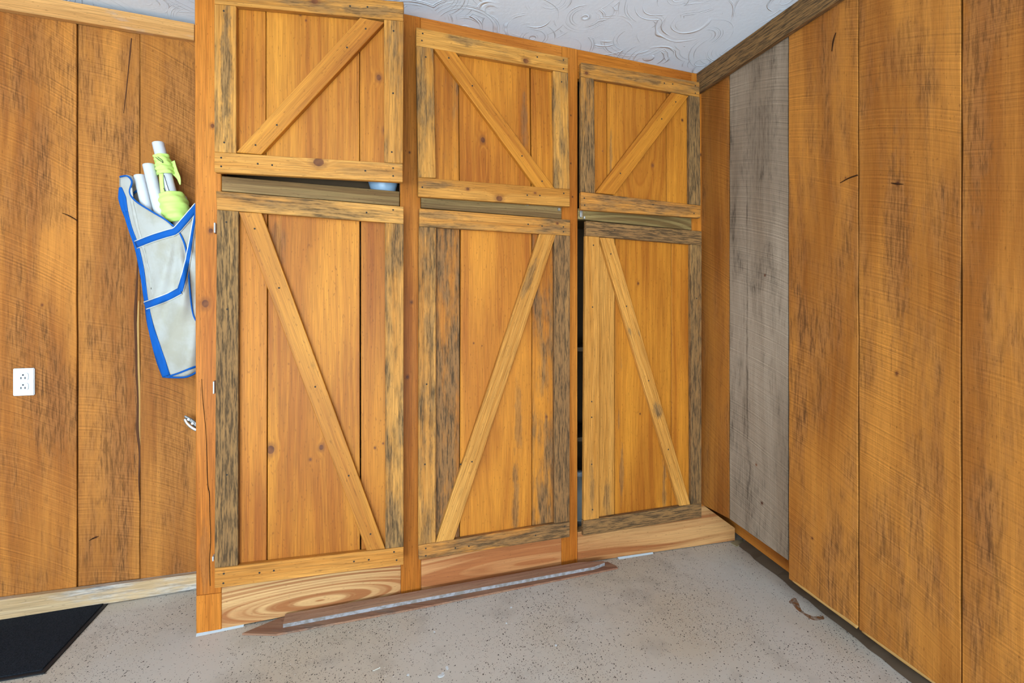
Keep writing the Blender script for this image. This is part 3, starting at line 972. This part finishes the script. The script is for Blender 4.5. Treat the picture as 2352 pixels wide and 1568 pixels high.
def bulge(px, py):
    l_ = lerp_tab(LE, py)
    u_ = max(0.0, min(1.0, (px - l_) / (RPX - l_)))
    prof = math.sin(math.pi * min(1.0, .04 + u_ * .80)) ** .7
    amp = .135 - .05 * max(0, min(1, (py - 560) / 300))
    edge = max(0, min(1, (870 - py) / 60)) ** .5
    # creases running down from where the straps tie
    ang = math.atan2(px - 408, max(8.0, py - 520))
    cr = .012 * math.sin(ang * 16) * max(0, min(1, (py - 530) / 60)) * max(0, 1 - abs(ang) / 1.1)
    cr += .009 * math.sin((px + py * .25) * .11) * max(0, min(1, (py - 600) / 120))
    return .012 + amp * prof * (.35 + .65 * edge) + cr


def bp(px, py, lift=0.0):
    return at_y(px, py, Y0 - bulge(px, py) - lift)


def curve_pts(cp, n):
    """evenly sampled smooth line through control points"""
    out = []
    m_ = len(cp) - 1
    for i in range(n + 1):
        t_ = i / n * m_
        j = min(m_ - 1, int(t_))
        f_ = t_ - j
        p_ = [Vector(cp[max(0, min(m_, j + o_))]) for o_ in (-1, 0, 1, 2)]
        out.append(.5 * ((2 * p_[1]) + (-p_[0] + p_[2]) * f_ + (2 * p_[0] - 5 * p_[1] + 4 * p_[2] - p_[3]) * f_ ** 2 + (-p_[0] + 3 * p_[1] - 3 * p_[2] + p_[3]) * f_ ** 3))
    return out


lip = [(275, 405), (292, 404), (303, 417), (298, 441), (311, 461), (346, 484), (378, 503), (404, 524), (428, 500), (452, 470), (486, 430)]
bag = thing('canvas_bag', 'off-white canvas tool bag with blue webbing hanging beside the cabinet', 'bag', bp(420, 866))
nu, nv = 40, 44
tp = curve_pts(lip, nu)
bt = curve_pts([(375, 866), (391, 866), (422, 866), (450, 856), (486, 838)], nu)
verts, faces = [], []
for j in range(nv + 1):
    v_ = j / nv
    py_l = 405 + (866 - 405) * v_
    lft = Vector((lerp_tab(LE, py_l), py_l))
    rgt = Vector((RPX, 430 + (838 - 430) * v_))
    for i in range(nu + 1):
        u_ = i / nu
        a_ = tp[i] * (1 - v_) + bt[i] * v_
        b__ = lft * (1 - u_) + rgt * u_
        c__ = (tp[0] * (1 - u_) + tp[-1] * u_) * (1 - v_) + (bt[0] * (1 - u_) + bt[-1] * u_) * v_
        q_ = a_ + b__ - c__
        verts.append(bp(q_.x, q_.y))
for j in range(nv):
    for i in range(nu):
        a_ = j * (nu + 1) + i
        faces.append((a_, a_ + 1, a_ + nu + 2, a_ + nu + 1))
front = pydata('front_panel', verts, faces, M['canvas'], bag, bp(420, 700), smooth=True)
sol = front.modifiers.new('cloth', 'SOLIDIFY')
sol.thickness = .003
sol.offset = -1
blip = [(275, 405), (292, 402), (308, 407), (322, 425), (345, 440), (385, 440), (415, 442), (430, 455), (436, 480), (455, 470), (486, 430)]
tb_ = curve_pts(blip, nu)
verts, faces = [], []
for j in range(nv + 1):
    v_ = j / nv
    for i in range(nu + 1):
        py_l = 405 + 461 * v_
        u_ = i / nu
        lft = Vector((lerp_tab(LE, py_l), py_l))
        rgt = Vector((RPX, 430 + 408 * v_))
        q_ = (tb_[i] * (1 - v_) + bt[i] * v_) + (lft * (1 - u_) + rgt * u_) - ((tb_[0] * (1 - u_) + tb_[-1] * u_) * (1 - v_) + (bt[0] * (1 - u_) + bt[-1] * u_) * v_)
        verts.append(at_y(q_.x, q_.y, Y0 - .004 - .012 * math.sin(math.pi * u_)))
for j in range(nv):
    for i in range(nu):
        a_ = j * (nu + 1) + i
        faces.append((a_, a_ + 1, a_ + nu + 2, a_ + nu + 1))
back = pydata('back_panel', verts, faces, M['canvas'], bag, bp(420, 700), smooth=True)
sol = back.modifiers.new('cloth', 'SOLIDIFY')
sol.thickness = .003


def ribbon(name, cp, width, mat, parent, lift=.003, n=28, fn=None, edge=None):
    pts = curve_pts(cp, n)
    verts, faces = [], []
    ws = width if isinstance(width, (list, tuple)) else [width, width]
    for i, p_ in enumerate(pts):
        t_ = i / n
        k_ = t_ * (len(ws) - 1)
        j_ = min(len(ws) - 2, int(k_))
        w_ = ws[j_] + (ws[j_ + 1] - ws[j_]) * (k_ - j_)
        a_, b__ = pts[max(0, i - 1)], pts[min(n, i + 1)]
        d_ = (b__ - a_).normalized()
        nn = Vector((-d_.y, d_.x)) * w_ / 2
        for s_ in (-1, -.33, .33, 1):
            q_ = p_ + nn * s_
            verts.append((fn or bp)(q_.x, q_.y, lift))
    for i in range(n):
        for j in range(3):
            faces.append((i * 4 + j, i * 4 + j + 1, i * 4 + 5 + j, i * 4 + 4 + j))
    o_ = pydata(name, verts, faces, mat, parent, bp(cp[0][0], cp[0][1]), smooth=True)
    s_ = o_.modifiers.new('tape', 'SOLIDIFY')
    s_.thickness = .0025
    s_.offset = 0
    return o_


# straps, each a blue band on a slightly wider cream edge
for cp, w_ in (([(312, 562), (350, 547), (385, 536), (403, 530), (420, 512), (437, 492), (454, 472)], 15),
               ([(452, 474), (444, 520), (436, 570), (428, 612), (420, 645), (413, 668)], [5, 6, 9, 12, 13]),
               ([(333, 702), (360, 692), (390, 680), (414, 667)], 15)):
    s_ = ribbon('strap', cp, [x + 4 for x in (w_ if isinstance(w_, list) else [w_, w_])], M['cream_tape'], bag, .004)
    ribbon('strap_band', cp, w_, M['blue_tape'], s_, .006)
ribbon('edge_binding', [(276, 430), (283, 468), (291, 500)], [5, 18, 14, 8], M['blue_tape'], bag, .003)
ribbon('edge_binding', [(288, 485), (298, 522), (314, 568), (325, 618), (334, 680), (340, 715)], [11, 9, 10, 11, 9, 9], M['blue_tape'], bag, .003)
ribbon('edge_binding', [(338, 708), (345, 745), (358, 792), (370, 830), (382, 864)], [9, 13, 18, 20, 18], M['blue_tape'], bag, .003)
ribbon('lip_binding', [(275, 406), (292, 404), (303, 417), (298, 441), (311, 461), (346, 484), (378, 503), (400, 520)], 3.2, M['blue_tape'], bag, .004)
ribbon('lip_binding', [(308, 407), (320, 422), (316, 436), (306, 446), (306, 462)], 4.5, M['blue_tape'], bag, .0, fn=lambda a, b_, l_: at_y(a, b_, Y0 - .05))
ribbon('seam_binding', [(410, 530), (424, 560), (431, 600), (436, 660), (442, 715), (450, 736), (462, 750)], 3.2, M['blue_tape'], bag, .004)
ribbon('bottom_binding', [(388, 864), (412, 856), (432, 848), (452, 841)], 4, M['blue_tape'], bag, .004)
ribbon('bottom_binding', [(376, 865), (400, 866.5), (424, 866), (440, 861), (454, 853)], 3.5, M['blue_tape'], bag, .003)

for (a0, b0, a1, b1, r_, yy_, lab) in ((363, 328, 433, 600, .0212, Y0 - .075, 'tallest white pipe in the bag, wrapped in neon green fabric'),
                                       (341, 378, 400, 625, .0205, Y0 - .085, 'plain white pipe standing between two others in the bag'),
                                       (321, 403, 366, 600, .0205, Y0 - .060, 'shortest scuffed white pipe at the left of the bag')):
    o = tube('pvc_pipe', at_y(a0, b0, yy_), at_y(a1, b1, yy_), r_, M['pvc'])
    tag(o, lab, 'pipe', 'white pipes in the canvas bag')

# neon green fabric wound around the tall pipe
flag = thing('fabric_flag', 'neon green fabric wound and tied around the tallest pipe', 'flag', at_y(395, 500, Y0 - .075))


def axis_px(py):
    return 363 + (433 - 363) * (py - 328) / (600 - 328)


def wrap(name, ya, yb_, rfun, n_=22, m_=28, parent=flag, a0=0, a1=2 * math.pi, lump=.0025):
    verts, faces = [], []
    rr = random.Random(hash(name) & 255)
    A = at_y(axis_px(ya), ya, Y0 - .075)
    B = at_y(axis_px(yb_), yb_, Y0 - .075)
    ax = (B - A).normalized()
    e1 = ax.cross(Vector((0, 1, 0))).normalized()
    e2 = ax.cross(e1)
    full = abs(a1 - a0) > 6.2
    for j in range(n_ + 1):
        t_ = j / n_
        for i in range(m_ + (0 if full else 1)):
            th = a0 + (a1 - a0) * i / m_
            r_ = rfun(t_, th) + lump * math.sin(9 * t_ * math.pi + 2.2 * math.sin(th)) + lump * .8 * math.sin(5 * th + 11 * t_)
            verts.append(A + (B - A) * t_ + e1 * r_ * math.cos(th) + e2 * r_ * math.sin(th))
    mm = m_ if full else m_ + 1
    for j in range(n_):
        for i in range(m_):
            faces.append((j * mm + i, j * mm + (i + 1) % mm, (j + 1) * mm + (i + 1) % mm, (j + 1) * mm + i))
    o_ = pydata(name, verts, faces, M['neon'], parent, A, smooth=True)
    s_ = o_.modifiers.new('cloth', 'SOLIDIFY')
    s_.thickness = .0012
    return o_


wrap('wound_fabric', 445, 512, lambda t_, th: .030 + .022 * math.sin(math.pi * min(1, .15 + t_ * .75)))
wrap('loose_fabric', 357, 402, lambda t_, th: .0245 + .006 * t_)
ribbon('fabric_tail', [(392, 372), (400, 392), (410, 408), (414, 424)], [20, 16, 9, 2], M['neon'], flag, 0, fn=lambda a, b_, l_: at_y(a, b_, Y0 - .07 - .0006 * (a - 390)))
ribbon('fabric_tail', [(370, 398), (371, 420), (374, 445)], [10, 9, 10], M['neon'], flag, 0, fn=lambda a, b_, l_: at_y(a, b_, Y0 - .099))
for cp in ([(357, 361), (365, 367), (374, 373), (372, 368), (362, 360)], [(377, 402), (380, 412), (384, 425), (391, 446)], [(376, 432), (384, 446)]):
    ribbon('tie_cord', cp, 1.2, M['slot'], flag, 0, fn=lambda a, b_, l_: at_y(a, b_, Y0 - .104))

# dark bark edge and pale sapwood on one wall board, drying cracks in the timber
M['bark'] = plain('bark', (0.10, 0.040, 0.020), 0.9, 0.05)
M['crack'] = plain('crack', (0.045, 0.018, 0.008), 0.95, 0.02)
on_wall = lambda a, b_, l_: at_y(a, b_, YW + .0016 - l_)
ribbon('bark_edge', [(318, 560), (315, 640), (311, 720), (313, 800), (314, 860), (317, 920), (316, 985), (321, 1040), (319, 1100), (321, 1150)], [2, 4, 7, 6, 5, 4, 7, 5, 3, 1], M['bark'], wall_back, .0, n=40, fn=on_wall)
ribbon('bark_edge', [(302, 88), (299, 120), (295, 160), (290, 210), (284, 260)], [2, 2.5, 2, 2, 1], M['bark'], wall_back, .0, n=20, fn=on_wall)
ribbon('crack', [(205, 1241), (214, 1236), (227, 1231)], [1, 3, 1], M['crack'], wall_back, .0, n=8, fn=on_wall)
ribbon('crack', [(143, 489), (160, 496), (177, 506)], [1, 2.5, 2], M['crack'], wall_back, .003, n=8, fn=on_wall)
on_right = lambda a, b_, l_: at_x(a, b_, XR - .0006)
ribbon('crack', [(1930, 420), (1950, 409), (1970, 402)], [1, 2.5, 3], M['crack'], wall_right, .0, n=8, fn=on_right)
ribbon('crack', [(2047, 420), (2060, 422), (2075, 423)], [1, 4, 1], M['crack'], wall_right, .0, n=8, fn=on_right)
ribbon('crack', [(1911, 118), (1914, 95), (1920, 75)], [1, 3, 1], M['crack'], wall_right, .0, n=8, fn=on_right)
M['sapwood'] = plain('sapwood', (0.50, 0.27, 0.085), 0.7, 0.1)
ribbon('sapwood_edge', [(319, 690), (317, 760), (319, 850), (321, 920), (320, 985), (323, 1030)], [2, 6, 5, 4, 5, 1], M['sapwood'], wall_back, -.0002, n=24, fn=on_wall)
ribbon('split_edge', [(1820, 1333), (1850, 1354), (1900, 1391), (1940, 1419), (1970, 1441)], [2, 5, 4, 6, 6], M['sapwood'], wall_right, .0, n=16, fn=on_right)
ribbon('split_edge', [(1980, 1449), (2030, 1485), (2080, 1521), (2140, 1564), (2200, 1606)], [3, 5, 6, 4, 6], M['sapwood'], wall_right, .0, n=16, fn=on_right)
on_post = lambda a, b_, l_: at_y(a, b_, YC - .0008)
ribbon('crack', [(463, 870), (466, 920), (472, 980), (475, 1040), (477, 1110), (481, 1135), (482, 1180), (484, 1240), (481, 1290), (483, 1345)], [.6, .9, 1, 1, 1.6, 1.8, 1.2, 1.2, 1.2, .9], M['crack'], cab, .0, n=40, fn=on_post)

# chrome hook low on the side of the cabinet
hk = thing('wall_hook', 'small chrome hook poking out from behind the cabinet post', 'hook', at_y(440, 975, YW - .03))
fh = lambda a, b_, l_: at_y(a, b_, YW - .04 - l_)
ribbon('hook_lip', [(424, 962), (429, 971), (438, 980), (448, 986), (462, 990)], [5, 6, 6, 6], M['steel'], hk, .012, fn=fh)
ribbon('hook_plate', [(424, 955), (432, 961), (441, 968), (452, 977), (464, 983)], [4, 10, 12, 12], M['hook_dark'], hk, .0, fn=fh)
for (a, b_) in ((433, 963), (442, 972)):
    p = fh(a, b_, .006)
    box('hook_rivet', (p.x - .005, p.y - .003, p.z - .005), (p.x + .005, p.y + .006, p.z + .005), M['white_metal'], hk, .002)

# ------------------------------------------------------------------ floor mat and floor litter
mat_pts = [at_z(*q_, 0) for q_ in ((249, 1387), (102, 1548), (-60, 1578), (-60, 1432))]
mat_ = thing('door_mat', 'charcoal carpet door mat with rubber border by the baseboard', 'mat', mat_pts[1])
A, B, B2, A2 = mat_pts
ex = (A - A2).normalized()
ey = (B - A).normalized()
A2, B2 = A - ex * .9, B - ex * .9
bm = bmesh.new()


def prism(pts, z0, z1, name, mat, parent, bev=0.0):
    bm_ = bmesh.new()
    c_ = sum(pts, Vector()) / len(pts)
    f_ = [bm_.verts.new((p_.x - c_.x, p_.y - c_.y, z1)) for p_ in pts]
    b_ = [bm_.verts.new((p_.x - c_.x, p_.y - c_.y, z0)) for p_ in pts]
    bm_.faces.new(f_)
    bm_.faces.new(b_)
    m_ = len(pts)
    for i in range(m_):
        bm_.faces.new((f_[i], b_[i], b_[(i + 1) % m_], f_[(i + 1) % m_]))
    bmesh.ops.recalc_face_normals(bm_, faces=bm_.faces)
    if bev:
        bmesh.ops.bevel(bm_, geom=list(bm_.edges), offset=bev, segments=2, affect='EDGES')
    return mesh_obj(name, bm_, mat, parent, Matrix.Translation((c_.x, c_.y, 0)))


prism([A, B, B2, A2], .0005, .005, 'rubber_border', M['rubber'], mat_, .001)
i_ = .014
prism([A - ex * i_ + ey * .006, B - ex * i_ - ey * i_, B2 + ex * i_ - ey * i_, A2 + ex * i_ + ey * .006], .0052, .009, 'carpet_pile', M['carpet'], mat_, .001)

chips = [(1013, 1552, .012, .007), (1027, 1534, .006, .010), (1017, 1546, .005, .004), (937, 1550, .006, .005), (998, 1451, .004, .004), (1174, 1395, .005, .004), (1277, 1482, .005, .004), (1163, 1431, .004, .003), (1034, 1350.5, .008, .003)]
for i, (a, b_, rx, ry) in enumerate(chips[:-1]):
    p = at_z(a, b_, 0)
    rr = random.Random(i)
    pts = [Vector((p.x + rx * math.cos(t_) * rr.uniform(.6, 1.1), p.y + ry * math.sin(t_) * rr.uniform(.6, 1.1), 0)) for t_ in [k_ * math.pi / 3.5 for k_ in range(7)]]
    o = prism(pts, .0003, .0018, 'paint_chip', M['white_paint'], None)
    tag(o, ['largest white paint chip on the floor at the bottom edge', 'white paint chip just behind the largest one', 'tiny white chip between the two largest paint chips',
            'small white chip left of the largest paint chips', 'lone white chip nearest the middle of the cabinet strip', 'white chip on the floor before the second bay plinth',
            'white chip far right on the open floor', 'white crumb on the floor between the cabinet and open floor'][i], 'paint chip', 'white paint chips on the floor')
A, B = at_z(856, 1541, 0), at_z(873, 1533, 0)
d_ = (B - A).normalized()
w_ = Vector((-d_.y, d_.x, 0)) * .0011
o = prism([A - w_, B - w_, B + w_, A + w_], .0003, .0018, 'wood_sliver', M['cream_tape'], None)
tag(o, 'thin pale sliver lying on the floor near the bottom edge', 'sliver')
# rust mark on the floor by the right wall
cp = curve_pts([(1817, 1377), (1826, 1384), (1836, 1400), (1852, 1412), (1872, 1420), (1892, 1418)], 24)
vs, fs = [], []
for i, p_ in enumerate(cp):
    t_ = i / 24
    w_ = 5.5 + 2.5 * math.sin(t_ * 9) + (4 if t_ < .15 else 0)
    a_, b__ = cp[max(0, i - 1)], cp[min(24, i + 1)]
    d_ = (b__ - a_).normalized()
    nn = Vector((-d_.y, d_.x)) * w_
    for s_ in (-1, 1):
        v_ = at_z(p_.x + nn.x * s_, p_.y + nn.y * s_ * .6, 0)
        vs.append((v_.x, v_.y, .0006))
for i in range(24):
    fs.append((i * 2, i * 2 + 1, i * 2 + 3, i * 2 + 2))
t = NT('rust_mark')
Pq = t.coord()
t.bsdf.inputs['Alpha'].default_value = 1
al = t.ss(t.noise(Pq, 40, 3), .30, .62, .25, .9)
t.t.links.new(al, t.bsdf.inputs['Alpha'])
rm = t.out((.26, .10, .03), .6, .2)
o = pydata('rust_mark', vs, fs, rm, bpy.data.objects['floor'], at_z(1850, 1400, .0006))
# scrap of tape in the corner
pts = [at_z(*q_, 0) for q_ in ((1678, 1247), (1692, 1256), (1711, 1249), (1706, 1240), (1690, 1241))]
o = prism(pts, .0005, .004, 'tape_scrap', M['scrap'], None)
tag(o, 'crumpled olive tape scrap on the floor in the far corner', 'scrap')
